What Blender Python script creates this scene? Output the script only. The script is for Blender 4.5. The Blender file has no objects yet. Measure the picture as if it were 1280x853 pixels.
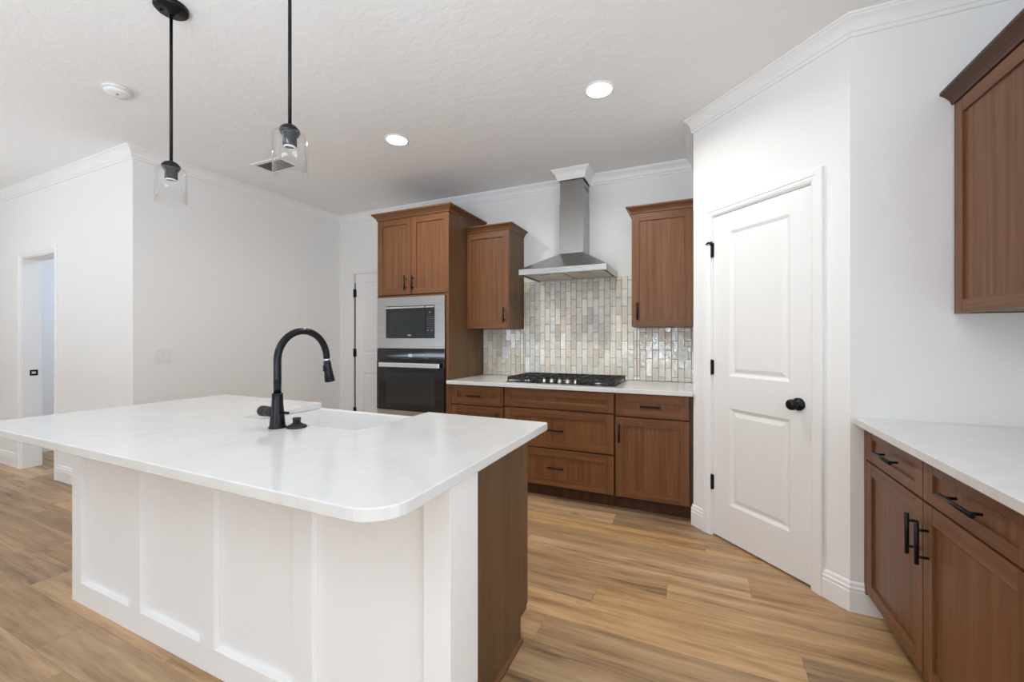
import bpy, bmesh, math, random
from mathutils import Vector, Matrix

scene = bpy.context.scene
COL = scene.collection
random.seed(7)

# ------------------------------------------------------------------ camera
H = 1.257
YAW = 0.42167
cam_data = bpy.data.cameras.new('camera')
cam_data.sensor_width = 36.0
cam_data.lens = 514.5 / 1280 * 36.0
cam_data.shift_y = -2.0 / 1280
cam_data.clip_start = 0.02
cam = bpy.data.objects.new('camera', cam_data)
cam.location = (0, 0, H)
cam.rotation_euler = (math.pi / 2, 0, YAW)
COL.objects.link(cam)
scene.camera = cam

# ------------------------------------------------------------------ world, lights, exposure
world = bpy.data.worlds.new('daylight')
scene.world = world
world.use_nodes = True
bg = world.node_tree.nodes['Background']
bg.inputs['Color'].default_value = (0.80, 0.90, 1.0, 1)
bg.inputs['Strength'].default_value = 0.9

scene.view_settings.view_transform = 'Standard'
scene.view_settings.look = 'None'
scene.view_settings.gamma = 1.0
scene.view_settings.use_curve_mapping = False
scene.view_settings.exposure = 0.20
scene.cycles.max_bounces = 14
scene.cycles.diffuse_bounces = 12
scene.cycles.glossy_bounces = 4
scene.cycles.transmission_bounces = 8
scene.cycles.transparent_max_bounces = 12
scene.cycles.caustics_reflective = False
scene.cycles.caustics_refractive = False
scene.cycles.sample_clamp_indirect = 6.0


def area(name, loc, rot, sx, sy, power, color=(1, 1, 1), shape='RECTANGLE', spread=math.pi):
    l = bpy.data.lights.new(name, 'AREA')
    l.shape = shape
    l.size = sx
    if shape in ('RECTANGLE', 'ELLIPSE'):
        l.size_y = sy
    l.energy = power
    l.color = color
    l.spread = spread
    o = bpy.data.objects.new(name, l)
    o.location = loc
    o.rotation_euler = rot
    COL.objects.link(o)
    return o


HP = math.pi / 2
# daylight entering through the glazing behind the camera, on the right and on the far left side of the open-plan room
DAY = (0.76, 0.885, 1.0)
area('rear_glazing_daylight', (-4.9, -4.78, 1.35), (HP, 0, 0), 0.9, 1.2, 20, DAY)
area('rear_slider_daylight', (-0.45, -4.78, 0.95), (HP, 0, 0), 0.7, 1.3, 16, DAY)
area('side_glazing_daylight', (-8.35, -1.6, 1.35), (HP, 0, -HP), 3.6, 1.9, 3, DAY)
area('right_glazing_daylight', (1.27, -0.35, 1.15), (HP, 0, HP), 2.2, 2.1, 23, DAY)
# added fill lights behind the camera, aimed up to brighten the ceiling
area('bounce_fill', (-0.7, -1.4, 0.93), (math.pi - 0.03, 0, 0), 1.4, 1.4, 100, (0.74, 0.87, 1.0))
area('bounce_fill', (-4.9, -1.0, 0.93), (math.pi, 0, 0), 1.4, 1.4, 44, (0.74, 0.87, 1.0))
# ceiling downlights of the rows behind the picture (their own cones, same lamps as the two visible ones)
for lx, ly in ((-0.53, -0.9), (-2.03, -0.9), (-3.6, -0.9), (-5.6, 0.4)):
    area('downlight_lamp', (lx, ly, 2.735), (0, 0, 0), 0.13, 0.13, 1.5, (1.0, 0.95, 0.88), 'DISK')
# added unseen fill light, brightens the small hall room behind the left doorway
area('hall_fill_light', (-5.6, 2.9, 2.70), (0, 0, 0), 0.3, 0.3, 20, (0.66, 0.80, 1.0), 'DISK')

# ------------------------------------------------------------------ materials


def new_mat(name):
    m = bpy.data.materials.new(name)
    m.use_nodes = True
    nt = m.node_tree
    return m, nt, nt.nodes['Principled BSDF']


def nd(nt, t, **kw):
    n = nt.nodes.new(t)
    for k, v in kw.items():
        if k.startswith('i_'):
            n.inputs[k[2:].replace('_', ' ')].default_value = v
        else:
            setattr(n, k, v)
    return n


def plain(name, col, rough=0.5, metal=0.0, spec=None, bump=0.0, bscale=60.0, emit=None, estr=0.0, coat=0.0):
    m, nt, b = new_mat(name)
    b.inputs['Base Color'].default_value = (*col, 1)
    b.inputs['Roughness'].default_value = rough
    b.inputs['Metallic'].default_value = metal
    if spec is not None:
        b.inputs['Specular IOR Level'].default_value = spec
    if coat:
        b.inputs['Coat Weight'].default_value = coat
        b.inputs['Coat Roughness'].default_value = 0.05
    if emit:
        b.inputs['Emission Color'].default_value = (*emit, 1)
        b.inputs['Emission Strength'].default_value = estr
    tc = nd(nt, 'ShaderNodeTexCoord')
    nz = nd(nt, 'ShaderNodeTexNoise', i_Scale=bscale, i_Detail=4.0)
    nt.links.new(tc.outputs['Object'], nz.inputs['Vector'])
    mr = nd(nt, 'ShaderNodeMapRange', i_To_Min=max(0.0, rough - 0.03), i_To_Max=min(1.0, rough + 0.03))
    nt.links.new(nz.outputs['Fac'], mr.inputs['Value'])
    nt.links.new(mr.outputs['Result'], b.inputs['Roughness'])
    if bump:
        bp = nd(nt, 'ShaderNodeBump', i_Strength=bump, i_Distance=0.004)
        nt.links.new(nz.outputs['Fac'], bp.inputs['Height'])
        nt.links.new(bp.outputs['Normal'], b.inputs['Normal'])
    return m


def ceiling_mat():
    m, nt, b = new_mat('ceiling_knockdown')
    b.inputs['Base Color'].default_value = (0.87, 0.87, 0.865, 1)
    b.inputs['Roughness'].default_value = 0.8
    tc = nd(nt, 'ShaderNodeTexCoord')
    mp = nd(nt, 'ShaderNodeMapping')
    mp.inputs['Scale'].default_value = (1.0, 1.6, 1.0)
    n1 = nd(nt, 'ShaderNodeTexNoise', i_Scale=9.0, i_Detail=6.0, i_Roughness=0.62, i_Distortion=0.6)
    nt.links.new(tc.outputs['Object'], mp.inputs['Vector'])
    nt.links.new(mp.outputs['Vector'], n1.inputs['Vector'])
    cr = nd(nt, 'ShaderNodeValToRGB')
    cr.color_ramp.elements[0].position = 0.40
    cr.color_ramp.elements[1].position = 0.58
    nt.links.new(n1.outputs['Fac'], cr.inputs['Fac'])
    bp = nd(nt, 'ShaderNodeBump', i_Strength=0.2, i_Distance=0.004)
    nt.links.new(cr.outputs['Color'], bp.inputs['Height'])
    nt.links.new(bp.outputs['Normal'], b.inputs['Normal'])
    return m


def wood_mat(name, dark, light, scale, rough=0.36, seed=0.0):
    m, nt, b = new_mat(name)
    tc = nd(nt, 'ShaderNodeTexCoord')
    oi = nd(nt, 'ShaderNodeObjectInfo')
    mul = nd(nt, 'ShaderNodeMath', operation='MULTIPLY')
    mul.inputs[1].default_value = 37.0
    nt.links.new(oi.outputs['Random'], mul.inputs[0])
    add = nd(nt, 'ShaderNodeVectorMath', operation='ADD')
    nt.links.new(tc.outputs['Object'], add.inputs[0])
    nt.links.new(mul.outputs[0], add.inputs[1])
    mp = nd(nt, 'ShaderNodeMapping')
    mp.inputs['Scale'].default_value = scale
    mp.inputs['Location'].default_value = (seed, seed, seed)
    nt.links.new(add.outputs[0], mp.inputs['Vector'])
    n1 = nd(nt, 'ShaderNodeTexNoise', i_Scale=1.0, i_Detail=3.0, i_Roughness=0.55, i_Distortion=0.25)
    n2 = nd(nt, 'ShaderNodeTexNoise', i_Scale=5.5, i_Detail=4.0, i_Roughness=0.6)
    for n in (n1, n2):
        nt.links.new(mp.outputs['Vector'], n.inputs['Vector'])
    mx = nd(nt, 'ShaderNodeMix', data_type='FLOAT')
    mx.inputs[0].default_value = 0.42
    nt.links.new(n1.outputs['Fac'], mx.inputs[2])
    nt.links.new(n2.outputs['Fac'], mx.inputs[3])
    cr = nd(nt, 'ShaderNodeValToRGB')
    cr.color_ramp.elements[0].position = 0.32
    cr.color_ramp.elements[0].color = (*dark, 1)
    b.inputs['Specular IOR Level'].default_value = 0.3
    cr.color_ramp.elements[1].position = 0.68
    cr.color_ramp.elements[1].color = (*light, 1)
    nt.links.new(mx.outputs[0], cr.inputs['Fac'])
    nt.links.new(cr.outputs['Color'], b.inputs['Base Color'])
    b.inputs['Roughness'].default_value = rough
    bp = nd(nt, 'ShaderNodeBump', i_Strength=0.06, i_Distance=0.002)
    nt.links.new(n2.outputs['Fac'], bp.inputs['Height'])
    nt.links.new(bp.outputs['Normal'], b.inputs['Normal'])
    return m


def floor_mat(w=0.175, L=1.22, off=0.028):
    m, nt, b = new_mat('oak_vinyl_planks')
    tc = nd(nt, 'ShaderNodeTexCoord')
    sp = nd(nt, 'ShaderNodeSeparateXYZ')
    nt.links.new(tc.outputs['Object'], sp.inputs[0])

    def M(op, a, bb=None, c=None):
        n = nd(nt, 'ShaderNodeMath', operation=op)
        for i, v in enumerate((a, bb, c)):
            if v is None:
                continue
            if isinstance(v, (int, float)):
                n.inputs[i].default_value = v
            else:
                nt.links.new(v, n.inputs[i])
        return n.outputs[0]
    yy = M('DIVIDE', M('SUBTRACT', sp.outputs['Y'], off), w)
    row = M('FLOOR', yy)
    fy = M('SUBTRACT', yy, row)
    wn = nd(nt, 'ShaderNodeTexWhiteNoise', noise_dimensions='1D')
    nt.links.new(row, wn.inputs['W'])
    xx = M('ADD', M('DIVIDE', sp.outputs['X'], L), wn.outputs['Value'])
    colm = M('FLOOR', xx)
    fx = M('SUBTRACT', xx, colm)
    cmb = nd(nt, 'ShaderNodeCombineXYZ')
    nt.links.new(row, cmb.inputs[0])
    nt.links.new(colm, cmb.inputs[1])
    w2 = nd(nt, 'ShaderNodeTexWhiteNoise', noise_dimensions='2D')
    nt.links.new(cmb.outputs[0], w2.inputs['Vector'])
    # grain, stretched along the board, shifted per board
    sh = nd(nt, 'ShaderNodeVectorMath', operation='SCALE')
    sh.inputs['Scale'].default_value = 40.0
    nt.links.new(w2.outputs['Color'], sh.inputs[0])
    ad = nd(nt, 'ShaderNodeVectorMath', operation='ADD')
    nt.links.new(tc.outputs['Object'], ad.inputs[0])
    nt.links.new(sh.outputs[0], ad.inputs[1])
    mp = nd(nt, 'ShaderNodeMapping')
    mp.inputs['Scale'].default_value = (0.95, 13.0, 1.0)
    nt.links.new(ad.outputs[0], mp.inputs['Vector'])
    g1 = nd(nt, 'ShaderNodeTexNoise', i_Scale=1.0, i_Detail=5.0, i_Roughness=0.6, i_Distortion=0.45)
    g2 = nd(nt, 'ShaderNodeTexNoise', i_Scale=5.0, i_Detail=5.0, i_Roughness=0.65, i_Distortion=0.3)
    nt.links.new(mp.outputs[0], g1.inputs['Vector'])
    nt.links.new(mp.outputs[0], g2.inputs['Vector'])
    gm = M('ADD', M('MULTIPLY', g1.outputs['Fac'], 0.62), M('MULTIPLY', g2.outputs['Fac'], 0.38))
    cr = nd(nt, 'ShaderNodeValToRGB')
    e = cr.color_ramp.elements
    e[0].position = 0.33
    e[0].color = (0.17, 0.090, 0.042, 1)
    e[1].position = 0.66
    e[1].color = (0.57, 0.372, 0.198, 1)
    mid = e.new(0.48)
    mid.color = (0.40, 0.242, 0.118, 1)
    nt.links.new(gm, cr.inputs['Fac'])
    # per-board tone
    tone = nd(nt, 'ShaderNodeMapRange', i_To_Min=0.70, i_To_Max=1.24)
    nt.links.new(w2.outputs['Value'], tone.inputs['Value'])
    # sparse knots
    vo = nd(nt, 'ShaderNodeTexVoronoi', i_Scale=1.0)
    mpk = nd(nt, 'ShaderNodeMapping')
    mpk.inputs['Scale'].default_value = (1.6, 3.4, 1.0)
    nt.links.new(ad.outputs[0], mpk.inputs['Vector'])
    nt.links.new(mpk.outputs[0], vo.inputs['Vector'])
    kn = nd(nt, 'ShaderNodeMapRange', i_From_Min=0.015, i_From_Max=0.075, i_To_Min=0.42, i_To_Max=1.0)
    nt.links.new(vo.outputs['Distance'], kn.inputs['Value'])
    # joints
    jy = M('MINIMUM', fy, M('SUBTRACT', 1.0, fy))
    jx = M('MINIMUM', fx, M('SUBTRACT', 1.0, fx))
    jm = M('MINIMUM', M('MULTIPLY', jy, w), M('MULTIPLY', jx, L))
    jr = nd(nt, 'ShaderNodeMapRange', i_From_Min=0.0004, i_From_Max=0.0016, i_To_Min=0.62, i_To_Max=1.0)
    nt.links.new(jm, jr.inputs['Value'])
    f = M('MULTIPLY', M('MULTIPLY', tone.outputs[0], kn.outputs[0]), jr.outputs[0])
    mul = nd(nt, 'ShaderNodeVectorMath', operation='SCALE')
    hs = nd(nt, 'ShaderNodeHueSaturation')
    sr = nd(nt, 'ShaderNodeMapRange', i_To_Min=0.92, i_To_Max=1.05)
    sc3 = nd(nt, 'ShaderNodeSeparateXYZ')
    nt.links.new(w2.outputs['Color'], sc3.inputs[0])
    nt.links.new(sc3.outputs['Y'], sr.inputs['Value'])
    nt.links.new(sr.outputs[0], hs.inputs['Saturation'])
    nt.links.new(cr.outputs['Color'], hs.inputs['Color'])
    nt.links.new(hs.outputs['Color'], mul.inputs[0])
    nt.links.new(f, mul.inputs['Scale'])
    nt.links.new(mul.outputs[0], b.inputs['Base Color'])
    b.inputs['Roughness'].default_value = 0.42
    bp = nd(nt, 'ShaderNodeBump', i_Strength=0.12, i_Distance=0.002)
    nt.links.new(M('ADD', M('MULTIPLY', g2.outputs['Fac'], 0.4), jr.outputs[0]), bp.inputs['Height'])
    nt.links.new(bp.outputs['Normal'], b.inputs['Normal'])
    return m


def quartz_mat():
    m, nt, b = new_mat('white_quartz')
    tc = nd(nt, 'ShaderNodeTexCoord')
    n0 = nd(nt, 'ShaderNodeTexNoise', i_Scale=1.3, i_Detail=6.0, i_Roughness=0.6, i_Distortion=1.6)
    nt.links.new(tc.outputs['Object'], n0.inputs['Vector'])
    cr = nd(nt, 'ShaderNodeValToRGB')
    e = cr.color_ramp.elements
    e[0].position = 0.47
    e[0].color = (0.72, 0.715, 0.705, 1)
    e[1].position = 0.53
    e[1].color = (0.72, 0.715, 0.705, 1)
    v = e.new(0.50)
    v.color = (0.695, 0.688, 0.675, 1)
    nt.links.new(n0.outputs['Fac'], cr.inputs['Fac'])
    n1 = nd(nt, 'ShaderNodeTexNoise', i_Scale=14.0, i_Detail=5.0)
    nt.links.new(tc.outputs['Object'], n1.inputs['Vector'])
    mr = nd(nt, 'ShaderNodeMapRange', i_From_Min=0.3, i_From_Max=0.7, i_To_Min=0.98, i_To_Max=1.01)
    nt.links.new(n1.outputs['Fac'], mr.inputs['Value'])
    sc = nd(nt, 'ShaderNodeVectorMath', operation='SCALE')
    nt.links.new(cr.outputs['Color'], sc.inputs[0])
    nt.links.new(mr.outputs[0], sc.inputs['Scale'])
    nt.links.new(sc.outputs[0], b.inputs['Base Color'])
    b.inputs['Roughness'].default_value = 0.13
    return m


def steel_mat(name, col=(0.47, 0.47, 0.465), rough=0.27, axis=0):
    m, nt, b = new_mat(name)
    b.inputs['Metallic'].default_value = 1.0
    tc = nd(nt, 'ShaderNodeTexCoord')
    mp = nd(nt, 'ShaderNodeMapping')
    s = [900.0, 900.0, 900.0]
    s[axis] = 4.0
    mp.inputs['Scale'].default_value = s
    nz = nd(nt, 'ShaderNodeTexNoise', i_Scale=1.0, i_Detail=3.0)
    nt.links.new(tc.outputs['Object'], mp.inputs['Vector'])
    nt.links.new(mp.outputs[0], nz.inputs['Vector'])
    mr = nd(nt, 'ShaderNodeMapRange', i_To_Min=rough - 0.03, i_To_Max=rough + 0.04)
    nt.links.new(nz.outputs['Fac'], mr.inputs['Value'])
    nt.links.new(mr.outputs[0], b.inputs['Roughness'])
    b.inputs['Base Color'].default_value = (*col, 1)
    bp = nd(nt, 'ShaderNodeBump', i_Strength=0.006, i_Distance=0.0003)
    nt.links.new(nz.outputs['Fac'], bp.inputs['Height'])
    nt.links.new(bp.outputs['Normal'], b.inputs['Normal'])
    return m


def tile_mat():
    m, nt, b = new_mat('glazed_tile')
    at = nd(nt, 'ShaderNodeAttribute', attribute_name='glaze')
    tc = nd(nt, 'ShaderNodeTexCoord')
    nz = nd(nt, 'ShaderNodeTexNoise', i_Scale=22.0, i_Detail=5.0, i_Roughness=0.6)
    nt.links.new(tc.outputs['Object'], nz.inputs['Vector'])
    mr = nd(nt, 'ShaderNodeMapRange', i_From_Min=0.3, i_From_Max=0.7, i_To_Min=0.88, i_To_Max=1.10)
    nt.links.new(nz.outputs['Fac'], mr.inputs['Value'])
    sc = nd(nt, 'ShaderNodeVectorMath', operation='SCALE')
    nt.links.new(at.outputs['Color'], sc.inputs[0])
    nt.links.new(mr.outputs[0], sc.inputs['Scale'])
    nt.links.new(sc.outputs[0], b.inputs['Base Color'])
    b.inputs['Roughness'].default_value = 0.07
    b.inputs['Specular IOR Level'].default_value = 0.6
    n2 = nd(nt, 'ShaderNodeTexNoise', i_Scale=26.0, i_Detail=2.0, i_Distortion=0.4)
    nt.links.new(tc.outputs['Object'], n2.inputs['Vector'])
    bp = nd(nt, 'ShaderNodeBump', i_Strength=0.5, i_Distance=0.004)
    nt.links.new(n2.outputs['Fac'], bp.inputs['Height'])
    nt.links.new(bp.outputs['Normal'], b.inputs['Normal'])
    return m


def glass_mat():
    """thin clear glass: straight-through transmission plus Fresnel reflection"""
    m, nt, b = new_mat('clear_glass')
    nt.nodes.remove(b)
    out = nt.nodes['Material Output']
    tr = nd(nt, 'ShaderNodeBsdfTransparent')
    tr.inputs['Color'].default_value = (0.992, 0.993, 0.993, 1)
    gl = nd(nt, 'ShaderNodeBsdfGlossy')
    gl.inputs['Roughness'].default_value = 0.03
    lw = nd(nt, 'ShaderNodeLayerWeight')
    lw.inputs['Blend'].default_value = 0.5
    pw = nd(nt, 'ShaderNodeMath', operation='POWER')
    pw.inputs[1].default_value = 4.0
    nt.links.new(lw.outputs['Facing'], pw.inputs[0])
    fr = nd(nt, 'ShaderNodeMapRange', i_To_Min=0.03, i_To_Max=0.55)
    nt.links.new(pw.outputs[0], fr.inputs['Value'])
    mx = nd(nt, 'ShaderNodeMixShader')
    nt.links.new(fr.outputs[0], mx.inputs[0])
    nt.links.new(tr.outputs[0], mx.inputs[1])
    nt.links.new(gl.outputs[0], mx.inputs[2])
    nt.links.new(mx.outputs[0], out.inputs['Surface'])
    return m


WALL = plain('wall_paint', (0.87, 0.87, 0.863), 0.62, bump=0.10, bscale=140)
CEIL = ceiling_mat()
TRIM = plain('trim_paint', (0.88, 0.88, 0.878), 0.38)
DOORP = plain('door_paint', (0.87, 0.868, 0.862), 0.40)
ISLP = plain('island_paint', (0.87, 0.872, 0.875), 0.42)
FLOOR = floor_mat()
QUARTZ = quartz_mat()
WD, WLT = (0.105, 0.041, 0.016), (0.232, 0.100, 0.042)
WOODV = wood_mat('walnut_vertical', WD, WLT, (40, 40, 1.0))
WOODH = wood_mat('walnut_horizontal', WD, WLT, (1.0, 1.0, 44), seed=3.0)
WOODD = wood_mat('walnut_carcass', (0.05, 0.02, 0.010), (0.10, 0.042, 0.021), (20, 20, 1.0))
PANEL = wood_mat('walnut_side_panel', (0.105, 0.055, 0.025), (0.175, 0.098, 0.048), (9, 9, 0.8), rough=0.45)
BLACK = plain('matte_black_metal', (0.012, 0.012, 0.013), 0.38, 0.6)
FAUCET = plain('black_faucet_finish', (0.010, 0.010, 0.013), 0.26, 0.5)
STEEL = steel_mat('brushed_steel')
STEELV = steel_mat('brushed_steel_upright', (0.40, 0.395, 0.385), 0.25, axis=2)
STEELB = plain('bright_steel', (0.80, 0.80, 0.80), 0.16, 1.0)
BGLASS = plain('black_oven_glass', (0.006, 0.008, 0.011), 0.05, 0.0, coat=0.3)
BPLAST = plain('black_panel', (0.014, 0.016, 0.019), 0.22)
WINDOWG = plain('oven_window_glass', (0.018, 0.024, 0.028), 0.06, coat=0.3)
IRON = plain('cast_iron', (0.014, 0.014, 0.014), 0.55, bump=0.15, bscale=200)
BTRAY = plain('cooktop_black_enamel', (0.012, 0.012, 0.013), 0.18)
PORC = plain('white_fireclay', (0.75, 0.75, 0.742), 0.14)
PLASTIC = plain('white_plastic', (0.82, 0.82, 0.815), 0.35)
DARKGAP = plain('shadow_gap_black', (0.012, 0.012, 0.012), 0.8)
TILE = tile_mat()
GROUT = plain('grout', (0.27, 0.26, 0.24), 0.85)
GLASS = glass_mat()
LENS = plain('lit_lens', (0.9, 0.9, 0.9), 0.5, emit=(1.0, 0.97, 0.92), estr=9.0)
LED = plain('display_digits', (0.1, 0.1, 0.1), 0.5, emit=(0.55, 0.75, 1.0), estr=1.4)
PRINT = plain('printed_marks', (0.16, 0.165, 0.17), 0.5)
FILTER = steel_mat('filter_mesh', (0.62, 0.55, 0.48), 0.35)

# ------------------------------------------------------------------ mesh builder


class MB:
    def __init__(self, frame=None):
        self.v, self.f, self.m, self.s = [], [], [], []
        self.T = frame or (lambda p: Vector(p))

    def add(self, vs, fs, m=0, smooth=False):
        o = len(self.v)
        self.v += [self.T(p) for p in vs]
        for f in fs:
            self.f.append([o + i for i in f])
            self.m.append(m)
            self.s.append(smooth)

    def box(self, x0, x1, y0, y1, z0, z1, m=0):
        vs = [(x, y, z) for z in (z0, z1) for y in (y0, y1) for x in (x0, x1)]
        self.add(vs, [(0, 2, 3, 1), (4, 5, 7, 6), (0, 1, 5, 4), (2, 6, 7, 3), (0, 4, 6, 2), (1, 3, 7, 5)], m)
        return self

    def prism(self, poly, z0, z1, m=0):
        n = len(poly)
        vs = [(x, y, z0) for x, y in poly] + [(x, y, z1) for x, y in poly]
        fs = [tuple(reversed(range(n))), tuple(range(n, 2 * n))]
        fs += [(i, (i + 1) % n, n + (i + 1) % n, n + i) for i in range(n)]
        self.add(vs, fs, m)
        return self

    def hull2(self, a, b, m=0):
        """frustum between two equal-length loops"""
        n = len(a)
        vs = list(a) + list(b)
        fs = [tuple(reversed(range(n))), tuple(range(n, 2 * n))]
        fs += [(i, (i + 1) % n, n + (i + 1) % n, n + i) for i in range(n)]
        self.add(vs, fs, m)
        return self

    def lathe(self, prof, c, axis='z', n=32, m=0, closed=False, smooth=True):
        vs = []
        for r, h in prof:
            for k in range(n):
                a = 2 * math.pi * k / n
                x, y = r * math.cos(a), r * math.sin(a)
                if axis == 'z':
                    p = (c[0] + x, c[1] + y, c[2] + h)
                elif axis == 'x':
                    p = (c[0] + h, c[1] + x, c[2] + y)
                else:
                    p = (c[0] + x, c[1] + h, c[2] + y)
                vs.append(p)
        fs = []
        N = len(prof)
        for i in range(N if closed else N - 1):
            j = (i + 1) % N
            for k in range(n):
                k2 = (k + 1) % n
                fs.append((i * n + k, i * n + k2, j * n + k2, j * n + k))
        self.add(vs, fs, m, smooth)
        if not closed:
            o = len(self.v) - len(vs)
            for i, rev in ((0, True), (N - 1, False)):
                if prof[i][0] > 1e-5:
                    r = list(range(o + i * n, o + i * n + n))
                    self.f.append(list(reversed(r)) if rev else r)
                    self.m.append(m)
                    self.s.append(False)
        return self

    def tube(self, pts, rad, n=12, m=0):
        pts = [Vector(p) for p in pts]
        R = rad if isinstance(rad, (list, tuple)) else [rad] * len(pts)
        vs, prev = [], None
        for i, p in enumerate(pts):
            t = (pts[min(i + 1, len(pts) - 1)] - pts[max(i - 1, 0)]).normalized()
            if prev is None:
                a = Vector((0, 0, 1)) if abs(t.z) < 0.9 else Vector((1, 0, 0))
                u = t.cross(a).normalized()
            else:
                u = (prev - t * prev.dot(t)).normalized()
            prev = u
            w = t.cross(u)
            for k in range(n):
                an = 2 * math.pi * k / n
                vs.append(p + (u * math.cos(an) + w * math.sin(an)) * R[i])
        fs = []
        for i in range(len(pts) - 1):
            for k in range(n):
                k2 = (k + 1) % n
                fs.append((i * n + k, i * n + k2, (i + 1) * n + k2, (i + 1) * n + k))
        self.add(vs, fs, m, True)
        o = len(self.v) - len(vs)
        self.f.append(list(reversed(range(o, o + n))))
        self.f.append(list(range(o + (len(pts) - 1) * n, o + len(pts) * n)))
        self.m += [m, m]
        self.s += [False, False]
        return self

    def sweep(self, path, prof, left=True, closed=False, m=0):
        """profile (d out from the wall, z) along a plan polyline; room on the left or right of it"""
        P = [Vector((p[0], p[1])) for p in path]
        n = len(P)
        offs = []
        for i in range(n):
            def nrm(a, b):
                t = (b - a).normalized()
                return Vector((-t.y, t.x)) if left else Vector((t.y, -t.x))
            if closed or 0 < i < n - 1:
                n1 = nrm(P[i - 1], P[i])
                n2 = nrm(P[i], P[(i + 1) % n])
                b = (n1 + n2).normalized()
                offs.append(b / max(0.2, b.dot(n1)))
            elif i == 0:
                offs.append(nrm(P[0], P[1]))
            else:
                offs.append(nrm(P[-2], P[-1]))
        k = len(prof)
        vs = []
        for i in range(n):
            for d, z in prof:
                q = P[i] + offs[i] * d
                vs.append((q.x, q.y, z))
        fs = []
        for i in range(n if closed else n - 1):
            j = (i + 1) % n
            for a in range(k):
                b2 = (a + 1) % k
                f = (i * k + a, i * k + b2, j * k + b2, j * k + a)
                fs.append(f if not left else tuple(reversed(f)))
        if not closed:
            fs.append(tuple(range(k)))
            fs.append(tuple(reversed(range((n - 1) * k, n * k))))
        self.add(vs, fs, m)
        return self

    def build(self, name, mats, parent=None, loc=None, bevel=0.0, seg=2, smooth_angle=None):
        if not isinstance(mats, (list, tuple)):
            mats = [mats]
        base = Vector((0, 0, 0))
        if parent is not None:
            q = parent
            while q is not None:
                base = base + q.location
                q = q.parent
        if loc is not None:
            base = base + (Vector(loc) - base)
        me = bpy.data.meshes.new(name)
        me.from_pydata([tuple(v - base) for v in self.v], [], self.f)
        for p, mi, sm in zip(me.polygons, self.m, self.s):
            p.material_index = mi
            p.use_smooth = sm
        bm = bmesh.new()
        bm.from_mesh(me)
        bmesh.ops.recalc_face_normals(bm, faces=bm.faces)
        bm.to_mesh(me)
        bm.free()
        for mt in mats:
            me.materials.append(mt)
        o = bpy.data.objects.new(name, me)
        COL.objects.link(o)
        if parent is not None:
            o.parent = parent
            if loc is not None:
                pb = Vector((0, 0, 0))
                q = parent
                while q is not None:
                    pb = pb + q.location
                    q = q.parent
                o.location = Vector(loc) - pb
        elif loc is not None:
            o.location = loc
        if bevel:
            md = o.modifiers.new('bevel', 'BEVEL')
            md.width = bevel
            md.segments = seg
            md.limit_method = 'ANGLE'
            md.angle_limit = math.radians(40)
        return o


def thing(name, label, cat, loc, group=None):
    o = bpy.data.objects.new(name, None)
    o.empty_display_size = 0.1
    o.location = loc
    COL.objects.link(o)
    o['label'] = label
    o['category'] = cat
    if group:
        o['group'] = group
    return o


def tag(o, label, cat, group=None, kind=None):
    o['label'] = label
    o['category'] = cat
    if group:
        o['group'] = group
    if kind:
        o['kind'] = kind
    return o


def struct(name, mb, mats, label=None, cat=None, loc=None, bevel=0.0):
    o = mb.build(name, mats, loc=loc, bevel=bevel)
    o['kind'] = 'structure'
    if label:
        o['label'] = label
        o['category'] = cat
    return o


def frame(origin, ux, into):
    ox, oy = origin
    return lambda p: Vector((ox + ux[0] * p[0] + into[0] * p[1], oy + ux[1] * p[0] + into[1] * p[1], p[2]))


def arc_pts(cx, cy, r, a0, a1, n=6):
    return [(cx + r * math.cos(math.radians(a0 + (a1 - a0) * k / n)), cy + r * math.sin(math.radians(a0 + (a1 - a0) * k / n))) for k in range(n + 1)]


# ------------------------------------------------------------------ the room
CH = 2.743
YB = 3.72          # back wall
XL = -3.97         # left kitchen wall
YH = 1.70          # hall wall (faces the camera, far left)
KP = 3.035         # pantry diagonal: x + y = KP
XR = 1.33          # right wall
YP = 2.385         # pantry return wall on the right
XP0, XP1 = -0.02, 0.65
YR = -4.85
XO = -8.5

struct('floor', MB().box(XO - 0.1, XR + 0.1, YR - 0.1, 4.6, -0.05, 0.0), FLOOR, 'oak-look plank floor', 'floor')
struct('ceiling', MB().box(XO - 0.1, XR + 0.1, YR - 0.1, 4.6, CH, CH + 0.08), CEIL, 'pale textured ceiling', 'ceiling')
# back wall with the opening of the utility door
DX0, DX1, DZ = -3.745, -2.93, 2.04
wb = MB()
wb.box(XL - 0.12, DX0, YB, YB + 0.12, 0, CH).box(DX0, DX1, YB, YB + 0.12, DZ, CH).box(DX1, XP0 + 0.06, YB, YB + 0.12, 0, CH)
struct('wall_back', wb, WALL, 'white back wall behind the cabinets', 'wall')
struct('wall_left', MB().box(XL - 0.12, XL, YH + 0.13, YB, 0, CH), WALL, 'white wall left of the sink', 'wall')
HX0, HX1, HZ = -5.98, -5.28, 2.045
wh = MB()
wh.box(XO, HX0, YH, YH + 0.13, 0, CH).box(HX0, HX1, YH, YH + 0.13, HZ, CH).box(HX1, XL, YH, YH + 0.13, 0, CH)
struct('wall_hall', wh, WALL, 'white wall with the open doorway at far left', 'wall')
hr = MB()
hr.box(-6.78, -6.66, YH + 0.13, 4.4, 0, CH).box(-6.66, XL - 0.12, 4.4, 4.5, 0, CH)
struct('wall_inner_hall', hr, WALL)
struct('wall_utility', MB().box(XL - 0.12, -2.4, 4.5, 4.6, 0, CH).box(-2.5, -2.4, YB + 0.12, 4.5, 0, CH), WALL)
# pantry: return wall, diagonal wall with the door opening, right return wall
U = (0.70711, -0.70711)
NI = (0.70711, 0.70711)


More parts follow.
